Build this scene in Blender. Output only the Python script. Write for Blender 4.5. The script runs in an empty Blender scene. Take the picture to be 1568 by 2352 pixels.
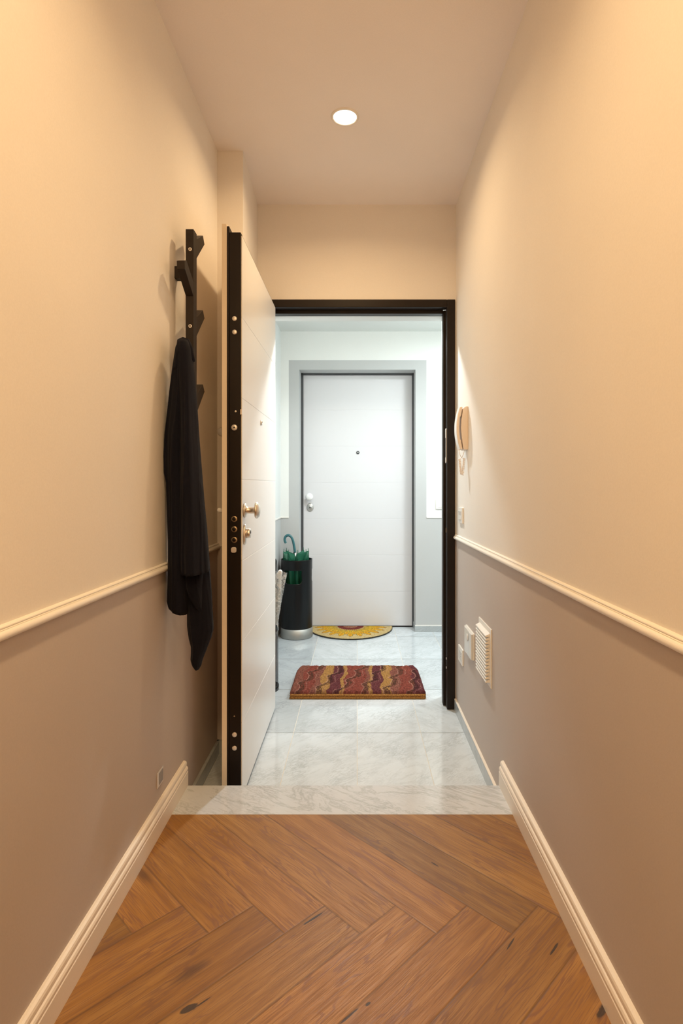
import bpy, bmesh, math, random
from mathutils import Vector, noise
random.seed(7)
PI = math.pi
# ------------------------------------------------------------------ camera calibration
F, VX, VY, CZ = 1299.0, 820.0, 1114.0, 1.22
def P(x, y, Y):
    s = F / Y
    return Vector(((x - VX) / s, Y, CZ - (y - VY) / s))
def ZP(y, Y): return CZ - (y - VY) * Y / F
def XP(x, Y): return (x - VX) * Y / F

XL, XR = -0.637, 0.537          # corridor walls
YD = 3.07                        # entrance wall plane
ZW = 0.118                       # wood floor level
ZC = CZ + 1.522                  # ceiling
YS0, YS1 = 1.891, 2.075          # marble step
YF = 4.70                        # far wall of the landing
ZCL = CZ + 1.277                 # landing ceiling
YB = -1.6                        # back of corridor, behind the camera
RSL = .0084
RAIL = 0.953                     # top of chair rail

C = bpy.context.scene.collection
# ------------------------------------------------------------------ node helpers
def mat(name):
    m = bpy.data.materials.new(name); m.use_nodes = True
    nt = m.node_tree
    return m, nt, nt.nodes['Principled BSDF']
def N(nt, t, **kw):
    n = nt.nodes.new(t)
    for k, v in kw.items():
        if k in n.inputs.keys(): n.inputs[k].default_value = v
        else: setattr(n, k, v)
    return n
def L(nt, a, b): nt.links.new(a, b)
def math_(nt, op, a, b=None, c=None, clamp=False):
    n = nt.nodes.new('ShaderNodeMath'); n.operation = op; n.use_clamp = clamp
    for i, v in enumerate((a, b, c)):
        if v is None: continue
        if isinstance(v, (int, float)): n.inputs[i].default_value = v
        else: nt.links.new(v, n.inputs[i])
    return n.outputs[0]
def mix(nt, fac, a, b, mode='MIX'):
    n = nt.nodes.new('ShaderNodeMix'); n.data_type = 'RGBA'; n.blend_type = mode
    for i, v in ((0, fac), (6, a), (7, b)):
        if isinstance(v, (int, float)): n.inputs[i].default_value = v
        elif isinstance(v, tuple): n.inputs[i].default_value = (*v, 1)[:4]
        else: nt.links.new(v, n.inputs[i])
    return n.outputs[2]
def ramp(nt, fac, stops):
    n = nt.nodes.new('ShaderNodeValToRGB')
    e = n.color_ramp.elements
    while len(e) < len(stops): e.new(0.5)
    for i, (p, c) in enumerate(stops):
        e[i].position = p
        e[i].color = (*c, 1) if isinstance(c, tuple) else (c, c, c, 1)
    nt.links.new(fac, n.inputs[0]); return n.outputs[0]
def bump(nt, h, bs, strength=.2, dist=.001):
    n = N(nt, 'ShaderNodeBump', Strength=strength, Distance=dist)
    L(nt, h, n.inputs['Height']); L(nt, n.outputs[0], bs.inputs['Normal'])
def plain(name, col, rough=.5, metal=0, spec=.5, grain=0, gs=400, coat=0):
    m, nt, b = mat(name)
    b.inputs['Roughness'].default_value = rough; b.inputs['Metallic'].default_value = metal
    b.inputs['Specular IOR Level'].default_value = spec
    b.inputs['Coat Weight'].default_value = coat
    tc = N(nt, 'ShaderNodeTexCoord')
    no = N(nt, 'ShaderNodeTexNoise', Scale=gs, Detail=3.0); L(nt, tc.outputs['Object'], no.inputs['Vector'])
    k = .04 + grain
    L(nt, mix(nt, no.outputs[0], tuple(c * (1 - k) for c in col), tuple(min(1, c * (1 + k)) for c in col)), b.inputs['Base Color'])
    if grain: bump(nt, no.outputs[0], b, min(1, grain), .0006)
    return m

CREAM, TAUPE, WHITE, GREY = (.80, .755, .70), (.53, .465, .425), (.80, .81, .79), (.50, .51, .51)
def wall_paint(name, up, low, zline, band=None):
    m, nt, b = mat(name)
    b.inputs['Roughness'].default_value = .75; b.inputs['Specular IOR Level'].default_value = .25
    g = N(nt, 'ShaderNodeNewGeometry'); s = N(nt, 'ShaderNodeSeparateXYZ'); L(nt, g.outputs['Position'], s.inputs[0])
    lo = math_(nt, 'LESS_THAN', math_(nt, 'ADD', s.outputs[2], math_(nt, 'MULTIPLY', math_(nt, 'SUBTRACT', s.outputs[1], YD), RSL if name == 'corridor_paint' else 0.0)), zline)
    if band:                      # grey painted surround: |x-cx|<hw and z<top
        cx, hw, top = band
        a = math_(nt, 'LESS_THAN', math_(nt, 'ABSOLUTE', math_(nt, 'SUBTRACT', s.outputs[0], cx)), hw)
        c = math_(nt, 'LESS_THAN', s.outputs[2], top)
        lo = math_(nt, 'MAXIMUM', lo, math_(nt, 'MULTIPLY', a, c))
    n1 = N(nt, 'ShaderNodeTexNoise', Scale=2.2, Detail=3.0); L(nt, g.outputs['Position'], n1.inputs['Vector'])
    n2 = N(nt, 'ShaderNodeTexNoise', Scale=260.0, Detail=2.0); L(nt, g.outputs['Position'], n2.inputs['Vector'])
    col = mix(nt, lo, up, low)
    col = mix(nt, 1.0, col, ramp(nt, n1.outputs[0], [(.3, .96), (.7, 1.0)]), 'MULTIPLY')
    L(nt, mix(nt, 1.0, col, ramp(nt, n2.outputs[0], [(.3, .965), (.7, 1.0)]), 'MULTIPLY'), b.inputs['Base Color'])
    bump(nt, n2.outputs[0], b, .12, .001)
    return m

def marble(name, tint=(.63, .675, .71), dark=.62, ang=.75, tiles=True, rough=.10, sc=1.0):
    m, nt, b = mat(name)
    b.inputs['Roughness'].default_value = rough; b.inputs['Specular IOR Level'].default_value = .65
    tc = N(nt, 'ShaderNodeTexCoord')
    src = tc.outputs['UV']
    mp = N(nt, 'ShaderNodeMapping', vector_type='TEXTURE'); mp.inputs['Rotation'].default_value = (0, 0, ang); mp.inputs['Scale'].default_value = (.42 / sc, .11 / sc, 1)
    L(nt, src, mp.inputs['Vector'])
    # soft clouds
    n0 = N(nt, 'ShaderNodeTexNoise', Scale=1.5, Detail=8.0, Roughness=.62, Distortion=.4); L(nt, mp.outputs[0], n0.inputs['Vector'])
    # fine streaks
    n1 = N(nt, 'ShaderNodeTexNoise', Scale=6.5, Detail=9.0, Roughness=.72, Distortion=.4); L(nt, mp.outputs[0], n1.inputs['Vector'])
    v1 = ramp(nt, math_(nt, 'ABSOLUTE', math_(nt, 'SUBTRACT', n1.outputs[0], .5)), [(0.0, 1.0), (.045, 0.0)])
    # big veins
    mp2 = N(nt, 'ShaderNodeMapping', vector_type='TEXTURE'); mp2.inputs['Rotation'].default_value = (0, 0, ang); mp2.inputs['Scale'].default_value = (.7 / sc, .25 / sc, 1)
    L(nt, src, mp2.inputs['Vector'])
    n2 = N(nt, 'ShaderNodeTexNoise', Scale=2.0, Detail=9.0, Roughness=.66, Distortion=.7); L(nt, mp2.outputs[0], n2.inputs['Vector'])
    v2 = ramp(nt, math_(nt, 'ABSOLUTE', math_(nt, 'SUBTRACT', n2.outputs[0], .52)), [(0.0, 1.0), (.03, 0.0)])
    msk = N(nt, 'ShaderNodeTexNoise', Scale=6.0, Detail=3.0); L(nt, src, msk.inputs['Vector'])
    mk = ramp(nt, msk.outputs[0], [(.42, 0.03), (.62, 1.0)])
    cl = ramp(nt, n0.outputs[0], [(.36, 1.0), (.62, 0.0)])
    col = mix(nt, math_(nt, 'MULTIPLY', cl, .26), tint, tuple(t * dark * 1.12 for t in tint))
    col = mix(nt, math_(nt, 'MULTIPLY', math_(nt, 'MULTIPLY', v1, mk), .52), col, (.26, .28, .29))
    col = mix(nt, math_(nt, 'MULTIPLY', v2, .22 if tiles else .50), col, (.30, .32, .33))
    if tiles:
        at = N(nt, 'ShaderNodeAttribute', attribute_name='tone')
        col = mix(nt, 1.0, col, at.outputs['Color'], 'MULTIPLY')
    L(nt, col, b.inputs['Base Color'])
    return m

def wood_mat():
    m, nt, b = mat('oak_planks')
    tc = N(nt, 'ShaderNodeTexCoord'); uv = tc.outputs['UV']
    at = N(nt, 'ShaderNodeAttribute', attribute_name='tone')
    loc = N(nt, 'ShaderNodeUVMap', uv_map='local'); sl = N(nt, 'ShaderNodeSeparateXYZ'); L(nt, loc.outputs[0], sl.inputs[0])
    def mapped(sx, sy):
        mp = N(nt, 'ShaderNodeMapping'); mp.inputs['Scale'].default_value = (sx, sy, 1); L(nt, uv, mp.inputs['Vector']); return mp.outputs[0]
    big = N(nt, 'ShaderNodeTexNoise', Scale=1.0, Detail=4.0, Roughness=.5, Distortion=.5); L(nt, mapped(1.7, 12), big.inputs['Vector'])
    rings = math_(nt, 'SINE', math_(nt, 'MULTIPLY', big.outputs[0], 105.0))
    rings = ramp(nt, math_(nt, 'MULTIPLY_ADD', rings, .5, .5), [(.0, 0.0), (.70, .10), (.92, 1.0)])
    rm = N(nt, 'ShaderNodeTexNoise', Scale=3.0, Detail=2.0); L(nt, mapped(1.2, 5), rm.inputs['Vector'])
    rings = math_(nt, 'MULTIPLY', rings, ramp(nt, rm.outputs[0], [(.46, .03), (.56, 1.0)]))
    fine = N(nt, 'ShaderNodeTexNoise', Scale=1.0, Detail=2.5, Roughness=.55, Distortion=.1); L(nt, mapped(10, 400), fine.inputs['Vector'])
    mid = N(nt, 'ShaderNodeTexNoise', Scale=1.0, Detail=4.0, Roughness=.6); L(nt, mapped(3, 40), mid.inputs['Vector'])
    pores = ramp(nt, fine.outputs[0], [(.40, 1.0), (.49, 0.0)])
    col = ramp(nt, mid.outputs[0], [(.3, (.205, .094, .022)), (.5, (.285, .140, .037)), (.72, (.355, .190, .058))])
    col = mix(nt, math_(nt, 'MULTIPLY', rings, .92), col, (.20, .095, .042))
    col = mix(nt, math_(nt, 'MULTIPLY', pores, .78), col, (.20, .10, .045))
    # knots: rare
    kn = N(nt, 'ShaderNodeTexVoronoi', Scale=1.0); L(nt, mapped(2.2, 6), kn.inputs['Vector'])
    k = ramp(nt, kn.outputs['Distance'], [(.025, 1.0), (.13, 0.0)])
    col = mix(nt, math_(nt, 'MULTIPLY', k, .75), col, (.09, .045, .022))
    # filled cracks seen in the boards
    g = N(nt, 'ShaderNodeNewGeometry')
    tot = None
    for (px, py, ang, ln, wd) in MARKS:
        mp = N(nt, 'ShaderNodeMapping', vector_type='TEXTURE')
        Y = F * (CZ - ZW) / (py - VY); mp.inputs['Location'].default_value = (XP(px, Y), Y, ZW)
        mp.inputs['Rotation'].default_value = (0, 0, ang); mp.inputs['Scale'].default_value = (ln, wd, 1)
        ns = N(nt, 'ShaderNodeTexNoise', Scale=60.0, Detail=2.0); L(nt, g.outputs['Position'], ns.inputs['Vector'])
        off = mix(nt, .006, g.outputs['Position'], ns.outputs['Color'], 'ADD')
        L(nt, g.outputs['Position'], mp.inputs['Vector'])
        ln_ = N(nt, 'ShaderNodeVectorMath', operation='LENGTH'); L(nt, mp.outputs[0], ln_.inputs[0])
        d = math_(nt, 'ADD', ln_.outputs['Value'], math_(nt, 'MULTIPLY', math_(nt, 'SUBTRACT', ns.outputs[0], .5), .8))
        f = ramp(nt, d, [(.75, 1.0), (1.0, 0.0)])
        tot = f if tot is None else math_(nt, 'MAXIMUM', tot, f)
    col = mix(nt, math_(nt, 'MULTIPLY', tot, .88), col, (.03, .022, .018))
    col = mix(nt, 1.0, col, at.outputs['Color'], 'MULTIPLY')
    e = math_(nt, 'MINIMUM', sl.outputs[0], sl.outputs[1])
    ef = ramp(nt, e, [(.0, 1.0), (.0012, .0)])
    col = mix(nt, math_(nt, 'MULTIPLY', ef, .6), col, (.09, .045, .02))
    L(nt, col, b.inputs['Base Color'])
    b.inputs['Roughness'].default_value = .36
    L(nt, ramp(nt, fine.outputs[0], [(.35, .58), (.6, .42)]), b.inputs['Roughness'])
    h = math_(nt, 'SUBTRACT', fine.outputs[0], math_(nt, 'MULTIPLY', ef, 1.5))
    b.inputs['Specular IOR Level'].default_value = .32
    bump(nt, h, b, .35, .0009)
    return m
# pixel positions of dark filler marks: px, py, world angle, half length, half width
MARKS = [(722, 2108, .72, .038, .0035), (433, 2317, .62, .022, .009), (466, 2302, .75, .022, .002),
         (1268, 2093 - 47, -.8, .012, .003), (1272, 2180, .85, .026, .003), (1172, 2168, .9, .030, .0022), (800, 2335, .75, .03, .003),
         (845, 2306, .75, .008, .004), (1385, 2318, .8, .035, .008), (998, 1985, -.8, .016, .0025)]

M = {}
M['corr'] = wall_paint('corridor_paint', CREAM, TAUPE, RAIL - .015)
M['ceil'] = wall_paint('ceiling_paint', (.87, .80, .75), (.87, .80, .75), -1)
M['lceil'] = wall_paint('landing_ceiling_paint', (.72, .74, .72), (.72, .74, .72), -1)
bx0, bx1 = XP(663, YF), XP(979, YF)
M['land'] = wall_paint('landing_paint', WHITE, GREY, ZP(1188, YF), ((bx0 + bx1) / 2, (bx1 - bx0) / 2, ZP(827, YF)))
M['landside'] = wall_paint('landing_side_paint', (.74, .76, .75), GREY, ZP(1188, YF))
M['marble'] = marble('carrara_tiles')
M['slab'] = marble('carrara_slab', (.57, .60, .64), .84, -.5, False, .12, 1.1)
M['skirt'] = marble('grey_marble_skirting', (.42, .45, .46), .6, .5, False, .2, 2)
M['grout'] = plain('grout', (.74, .70, .62), .8)
M['base'] = plain('white_baseboard_paint', (.80, .74, .66), .4)
M['rail'] = plain('white_rail_paint', (.83, .79, .72), .4)
M['dark'] = plain('dark_brown_metal', (.0125, .0078, .0055), .42, 0, .22, .02)
M['black'] = plain('black_gasket', (.012, .01, .009), .6)
M['door'] = plain('white_lacquer_door', (.80, .78, .755), .35)
M['door2'] = plain('white_lacquer_door_cool', (.67, .67, .69), .5)
M['edge'] = plain('cream_door_edge', (.80, .70, .56), .5)
M['champ'] = plain('satin_champagne_metal', (.76, .69, .61), .32, 1.0)
M['steel'] = plain('satin_steel', (.62, .62, .60), .42, 1.0)
M['bolt'] = plain('dull_steel_bolt', (.80, .74, .68), .4, .6)
M['brass'] = plain('aged_brass', (.42, .32, .2), .35, 1.0)
M['rack'] = plain('black_brown_stained_wood', (.021, .014, .0095), .55, 0, .25, .10, 150)
M['plate'] = plain('white_plastic', (.80, .78, .74), .35)
M['plate2'] = plain('grey_white_plastic', (.66, .66, .64), .3)
M['greyp'] = plain('grey_plastic', (.30, .28, .27), .4)
M['phone'] = plain('ivory_plastic', (.80, .70, .60), .4)
M['basest'] = plain('brushed_steel_base', (.42, .42, .40), .55, 1.0)
M['blackp'] = plain('black_enamel', (.005, .006, .0065), .28, 0, .3)
M['green'] = plain('green_umbrella_fabric', (.006, .095, .05), .55, 0, .4, .1, 300)
M['teal'] = plain('teal_handle', (.03, .13, .15), .35)
M['whiteh'] = plain('white_handle', (.85, .86, .86), .3)

# dark knit fabric
def cloth_mat():
    m, nt, b = mat('dark_navy_wool')
    b.inputs['Roughness'].default_value = .95; b.inputs['Specular IOR Level'].default_value = .15
    b.inputs['Sheen Weight'].default_value = .03; b.inputs['Sheen Roughness'].default_value = .5
    tc = N(nt, 'ShaderNodeTexCoord')
    n = N(nt, 'ShaderNodeTexNoise', Scale=700.0, Detail=2.0); L(nt, tc.outputs['Object'], n.inputs['Vector'])
    n2 = N(nt, 'ShaderNodeTexNoise', Scale=25.0, Detail=3.0); L(nt, tc.outputs['Object'], n2.inputs['Vector'])
    c = mix(nt, n.outputs[0], (.002, .0025, .006), (.011, .0108, .019))
    L(nt, mix(nt, math_(nt, 'MULTIPLY', n2.outputs[0], .4), c, (.006, .007, .013)), b.inputs['Base Color'])
    bump(nt, n.outputs[0], b, .5, .0015)
    return m
M['cloth'] = cloth_mat()
def vcol_mat(name, rough=.95, sc=500, b_=.7):
    m, nt, b = mat(name)
    b.inputs['Roughness'].default_value = rough; b.inputs['Specular IOR Level'].default_value = .1
    at = N(nt, 'ShaderNodeAttribute', attribute_name='tone')
    tc = N(nt, 'ShaderNodeTexCoord')
    n = N(nt, 'ShaderNodeTexNoise', Scale=float(sc), Detail=3.0, Roughness=.7); L(nt, tc.outputs['Object'], n.inputs['Vector'])
    L(nt, mix(nt, 1.0, at.outputs['Color'], ramp(nt, n.outputs[0], [(.3, .45), (.7, 1.25)]), 'MULTIPLY'), b.inputs['Base Color'])
    bump(nt, n.outputs[0], b, b_, .003)
    return m
M['pile'] = vcol_mat('coir_pile'); M['coir'] = vcol_mat('printed_coir', sc=400, b_=.4)
def film_mat():
    m, nt, b = mat('clear_plastic_film')
    out = nt.nodes['Material Output']
    b.inputs['Base Color'].default_value = (.75, .77, .77, 1); b.inputs['Roughness'].default_value = .12
    tr = N(nt, 'ShaderNodeBsdfTransparent'); tr.inputs[0].default_value = (.92, .94, .94, 1)
    tc = N(nt, 'ShaderNodeTexCoord'); n = N(nt, 'ShaderNodeTexNoise', Scale=30.0, Detail=4.0, Distortion=2.0); L(nt, tc.outputs['Object'], n.inputs['Vector'])
    f = ramp(nt, n.outputs[0], [(.40, .12), (.56, .45), (.60, .75)])
    ms = N(nt, 'ShaderNodeMixShader'); L(nt, f, ms.inputs[0]); L(nt, tr.outputs[0], ms.inputs[1]); L(nt, b.outputs[0], ms.inputs[2])
    L(nt, ms.outputs[0], out.inputs[0]); return m
M['film'] = film_mat()
def mesh_mat():
    m, nt, b = mat('black_wire_mesh')
    out = nt.nodes['Material Output']
    b.inputs['Base Color'].default_value = (.025, .025, .027, 1); b.inputs['Roughness'].default_value = .4
    tc = N(nt, 'ShaderNodeTexCoord'); s = N(nt, 'ShaderNodeSeparateXYZ'); L(nt, tc.outputs['UV'], s.inputs[0])
    a = math_(nt, 'PINGPONG', math_(nt, 'ADD', s.outputs[0], s.outputs[1]), .0025)
    c = math_(nt, 'PINGPONG', math_(nt, 'SUBTRACT', s.outputs[0], s.outputs[1]), .0025)
    f = math_(nt, 'GREATER_THAN', math_(nt, 'MINIMUM', a, c), .00085)
    tr = N(nt, 'ShaderNodeBsdfTransparent')
    ms = N(nt, 'ShaderNodeMixShader'); L(nt, f, ms.inputs[0]); L(nt, b.outputs[0], ms.inputs[1]); L(nt, tr.outputs[0], ms.inputs[2])
    L(nt, ms.outputs[0], out.inputs[0]); return m
M['mesh'] = mesh_mat()
def emit(name, col, s):
    m, nt, b = mat(name)
    b.inputs['Emission Color'].default_value = (*col, 1); b.inputs['Emission Strength'].default_value = s
    b.inputs['Base Color'].default_value = (.8, .8, .8, 1); return m
M['glow'] = emit('warm_led_diffuser', (1.0, .86, .66), 9.0)
M['wood'] = wood_mat()

# ------------------------------------------------------------------ geometry helpers
class MB:
    def __init__(s): s.v, s.f, s.sm = [], [], []
    def add(s, vs, fs, smooth=False):
        o = len(s.v); s.v += [tuple(v) for v in vs]; s.f += [tuple(i + o for i in f) for f in fs]; s.sm += [smooth] * len(fs); return s
    def box(s, x0, x1, y0, y1, z0, z1):
        x0, x1 = sorted((x0, x1)); y0, y1 = sorted((y0, y1)); z0, z1 = sorted((z0, z1))
        v = [(x, y, z) for z in (z0, z1) for y in (y0, y1) for x in (x0, x1)]
        return s.add(v, [(0, 2, 3, 1), (4, 5, 7, 6), (0, 1, 5, 4), (2, 6, 7, 3), (0, 4, 6, 2), (1, 3, 7, 5)])
    def prism(s, poly, axis, a, b, smooth=False):
        """poly: 2D points; axis 'x','y','z' extrusion"""
        def mk(p, t):
            return {'x': (t, p[0], p[1]), 'y': (p[0], t, p[1]), 'z': (p[0], p[1], t)}[axis]
        n = len(poly); v = [mk(p, a) for p in poly] + [mk(p, b) for p in poly]
        o = len(s.v)
        s.add(v, [tuple(range(n))[::-1], tuple(range(n, 2 * n))])
        s.v = s.v[:]; 
        fs = [(i, (i + 1) % n, n + (i + 1) % n, n + i) for i in range(n)]
        s.f += [tuple(k + o for k in f) for f in fs]; s.sm += [smooth] * n
        return s
    def tube(s, pts, r, n=12, caps=True, flat=1.0):
        pts = [Vector(p) for p in pts]; rs = r if isinstance(r, (list, tuple)) else [r] * len(pts)
        rings = []; up = None
        for i, p in enumerate(pts):
            t = (pts[min(i + 1, len(pts) - 1)] - pts[max(i - 1, 0)]).normalized()
            if up is None:
                up = Vector((0, 0, 1)) if abs(t.z) < .9 else Vector((1, 0, 0))
            a = (up - t * up.dot(t)).normalized(); up = a; b = t.cross(a)
            rings.append([p + (a * math.cos(k * 2 * PI / n) * flat + b * math.sin(k * 2 * PI / n)) * rs[i] for k in range(n)])
        v = [q for R in rings for q in R]; f = []
        for i in range(len(pts) - 1):
            for k in range(n):
                f.append((i * n + k, i * n + (k + 1) % n, (i + 1) * n + (k + 1) % n, (i + 1) * n + k))
        s.add(v, f, True)
        if caps:
            o = len(s.v) - len(v)
            s.f += [tuple(o + k for k in range(n))[::-1], tuple(o + (len(pts) - 1) * n + k for k in range(n))]; s.sm += [False, False]
        return s
    def lathe(s, prof, c, axis='z', n=40, cap=True, sx=1.0, sy=1.0):
        """prof: (radius, height along axis)"""
        c = Vector(c)
        def pt(r, h, a):
            u, w = r * math.cos(a) * sx, r * math.sin(a) * sy
            return c + Vector({'z': (u, w, h), 'x': (h, u, w), 'y': (u, h, w)}[axis])
        v = [pt(r, h, k * 2 * PI / n) for r, h in prof for k in range(n)]; f = []
        for i in range(len(prof) - 1):
            for k in range(n):
                f.append((i * n + k, i * n + (k + 1) % n, (i + 1) * n + (k + 1) % n, (i + 1) * n + k))
        s.add(v, f, True)
        if cap:
            o = len(s.v) - len(v)
            for i in (0, len(prof) - 1):
                if prof[i][0] > 1e-5: s.f.append(tuple(o + i * n + k for k in range(n))); s.sm.append(False)
        return s
def obj(name, mb, m, parent=None, bevel=0, seg=2, fix=True):
    me = bpy.data.meshes.new(name)
    off = parent_world(parent)
    me.from_pydata([(x - off[0], y - off[1], z - off[2]) for x, y, z in mb.v], [], mb.f)
    for p, sm in zip(me.polygons, mb.sm): p.use_smooth = sm
    if fix:
        bm = bmesh.new(); bm.from_mesh(me); bmesh.ops.recalc_face_normals(bm, faces=bm.faces); bm.to_mesh(me); bm.free()
    me.materials.append(m)
    o = bpy.data.objects.new(name, me); C.objects.link(o)
    if parent: o.parent = parent
    if bevel:
        md = o.modifiers.new('bevel', 'BEVEL'); md.width = bevel; md.segments = seg; md.limit_method = 'ANGLE'; md.angle_limit = .6
    return o
def parent_world(p):
    w = Vector((0, 0, 0))
    while p: w += p.location; p = p.parent
    return w
def tag(o, label, cat, group=None, kind=None):
    o['label'] = label; o['category'] = cat
    if group: o['group'] = group
    if kind: o['kind'] = kind
    return o
def thing(name, label, cat, loc, group=None, kind=None):
    o = bpy.data.objects.new(name, None); C.objects.link(o); o.location = loc; o.empty_display_size = .05
    return tag(o, label, cat, group, kind)
def struct(name, mb, m, label, cat, bevel=0, fix=True):
    return tag(obj(name, mb, m, None, bevel, 2, fix), label, cat, None, 'structure')
def rrect(cx, cy, w, h, r, n=5):
    pts = []
    for (sx, sy, a0) in ((1, 1, 0), (-1, 1, 90), (-1, -1, 180), (1, -1, 270)):
        for k in range(n + 1):
            a = math.radians(a0 + 90 * k / n)
            pts.append((cx + sx * (w / 2 - r) + r * math.cos(a), cy + sy * (h / 2 - r) + r * math.sin(a)))
    return pts

# ------------------------------------------------------------------ floors
def clip(poly, x0, x1, y0, y1):
    for (ax, val, keep) in ((0, x0, 1), (0, x1, -1), (1, y0, 1), (1, y1, -1)):
        out = []
        for i in range(len(poly)):
            a, b = poly[i], poly[(i + 1) % len(poly)]
            da, db = (a[ax] - val) * keep, (b[ax] - val) * keep
            if da >= 0: out.append(a)
            if (da >= 0) != (db >= 0):
                t = da / (da - db); out.append((a[0] + (b[0] - a[0]) * t, a[1] + (b[1] - a[1]) * t))
        poly = out
        if len(poly) < 3: return []
    return poly
def tiled(name, pieces, z, m, label, uv2=False):
    """pieces: list of (poly, uvfunc, localfunc, tone)"""
    vs, fs, uvs, lcs, tn = [], [], [], [], []
    for poly, uvf, lf, tone in pieces:
        o = len(vs); vs += [(p[0], p[1], z) for p in poly]; fs.append(tuple(range(o, o + len(poly))))
        for p in poly: uvs.append(uvf(p)); lcs.append(lf(p)); tn.append(tone)
    me = bpy.data.meshes.new(name); me.from_pydata(vs, [], fs)
    a = me.uv_layers.new(name='UVMap'); b = me.uv_layers.new(name='local')
    t = me.color_attributes.new('tone', 'FLOAT_COLOR', 'CORNER')
    a, b, t = me.uv_layers['UVMap'], me.uv_layers['local'], me.color_attributes['tone']
    for i in range(len(uvs)):
        a.data[i].uv = uvs[i]; b.data[i].uv = lcs[i]; t.data[i].color = (*tn[i], 1)
    me.materials.append(m)
    o = bpy.data.objects.new(name, me); C.objects.link(o)
    return tag(o, label, 'floor', None, 'structure')

w_, n_ = .132, 6
Ln = w_ * n_; r2 = math.sqrt(2)
pieces = []
Bx, By = .008, 1.389
a0, b0 = (Bx + By) / r2, (By - Bx) / r2
def xy(a, b): return ((a - b) / r2, (a + b) / r2)
def ab(p): return ((p[0] + p[1]) / r2, (p[1] - p[0]) / r2)
for row in range(-4, 3):
    for k in range(-24, 25):
        sa, sb = a0 + k * w_, b0 - k * w_ + 2 * Ln * row
        for kind in (0, 1):
            if kind == 0: A0, A1, B0, B1 = sa, sa + w_, sb, sb + Ln
            else: A0, A1, B0, B1 = sa - Ln, sa, sb, sb + w_
            poly = clip([xy(A0, B0), xy(A1, B0), xy(A1, B1), xy(A0, B1)], XL, XR, YB, YS0)
            if not poly: continue
            ro = (random.uniform(0, 40), random.uniform(0, 40))
            g = random.uniform(.86, 1.14); hue = random.uniform(-.04, .04)
            tone = (g * (1 + hue), g, g * (1 - hue))
            if kind == 0:
                uvf = lambda p, ro=ro: (ab(p)[1] + ro[0], ab(p)[0] + ro[1])
            else:
                uvf = lambda p, ro=ro: (ab(p)[0] + ro[0], ab(p)[1] + ro[1])
            # split into 4 so the min distance to an edge can be interpolated (mirror via two halves)
            am, bm_ = (A0 + A1) / 2, (B0 + B1) / 2
            for (qa0, qa1, sA) in ((A0, am, 0), (am, A1, 1)):
                for (qb0, qb1, sB) in ((B0, bm_, 0), (bm_, B1, 1)):
                    q = clip([xy(qa0, qb0), xy(qa1, qb0), xy(qa1, qb1), xy(qa0, qb1)], XL, XR, YB, YS0)
                    if not q: continue
                    lf = lambda p, A0=A0, A1=A1, B0=B0, B1=B1, sA=sA, sB=sB: ((A1 - ab(p)[0]) if sA else (ab(p)[0] - A0), (B1 - ab(p)[1]) if sB else (ab(p)[1] - B0))
                    pieces.append((q, uvf, lf, tone))
tiled('floor', pieces, ZW, M['wood'], 'oak herringbone plank floor of the corridor in the foreground')

TW, TL = .313, .59
def tiles(x0, x1, y0, y1, seed):
    rnd = random.Random(seed); out = []
    for i in range(-6, 8):
        for j in range(-2, 6):
            ax, ay = i * TW, 2.785 + j * TL
            g = .0013
            poly = clip([(ax + g, ay + g), (ax + TW - g, ay + g), (ax + TW - g, ay + TL - g), (ax + g, ay + TL - g)], x0, x1, y0, y1)
            ro = (rnd.uniform(0, 30), rnd.uniform(0, 30)); t = rnd.uniform(.86, 1.03)
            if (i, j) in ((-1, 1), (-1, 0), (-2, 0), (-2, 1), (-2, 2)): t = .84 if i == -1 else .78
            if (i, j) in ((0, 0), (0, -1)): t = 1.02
            if not poly: continue
            mir = rnd.random() < .25
            uvf = lambda p, ro=ro, mir=mir: ((-p[0] if mir else p[0]) + ro[0], p[1] + ro[1])
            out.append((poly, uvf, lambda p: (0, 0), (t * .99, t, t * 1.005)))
    return out
LXR = 1.5
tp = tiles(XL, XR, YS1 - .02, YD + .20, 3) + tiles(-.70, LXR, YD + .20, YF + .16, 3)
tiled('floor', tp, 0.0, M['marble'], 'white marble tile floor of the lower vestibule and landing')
struct('floor', MB().box(XL, XR, YS1 - .03, YD + .20, -.05, -.0015).box(-.70, LXR, YD + .20, YF + .2, -.05, -.0015), M['grout'], 'pale grout bed between the marble tiles', 'floor')
# marble step
def uv_xy(o, sc=1.0, ax=(0, 1)):
    me = o.data; u = me.uv_layers.new(name='UVMap')
    for lp in me.loops:
        co = me.vertices[lp.vertex_index].co
        u.data[lp.index].uv = (co[ax[0]] * sc + (co.z if ax == (0, 1) else 0), co[ax[1]] * sc)
    return o
uv_xy(struct('trim_1', MB().box(XL, XR, YS0 + .0005, YS1, ZW - .035, ZW + .0003), M['slab'], 'polished marble slab edging the step between oak floor and tiles', 'threshold', .0015))
struct('trim_2', MB().box(XL, XR, YS1 - .05, YS1 - .012, 0, ZW - .035), M['corr'], 'plastered riser under the marble step', 'step riser')

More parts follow.
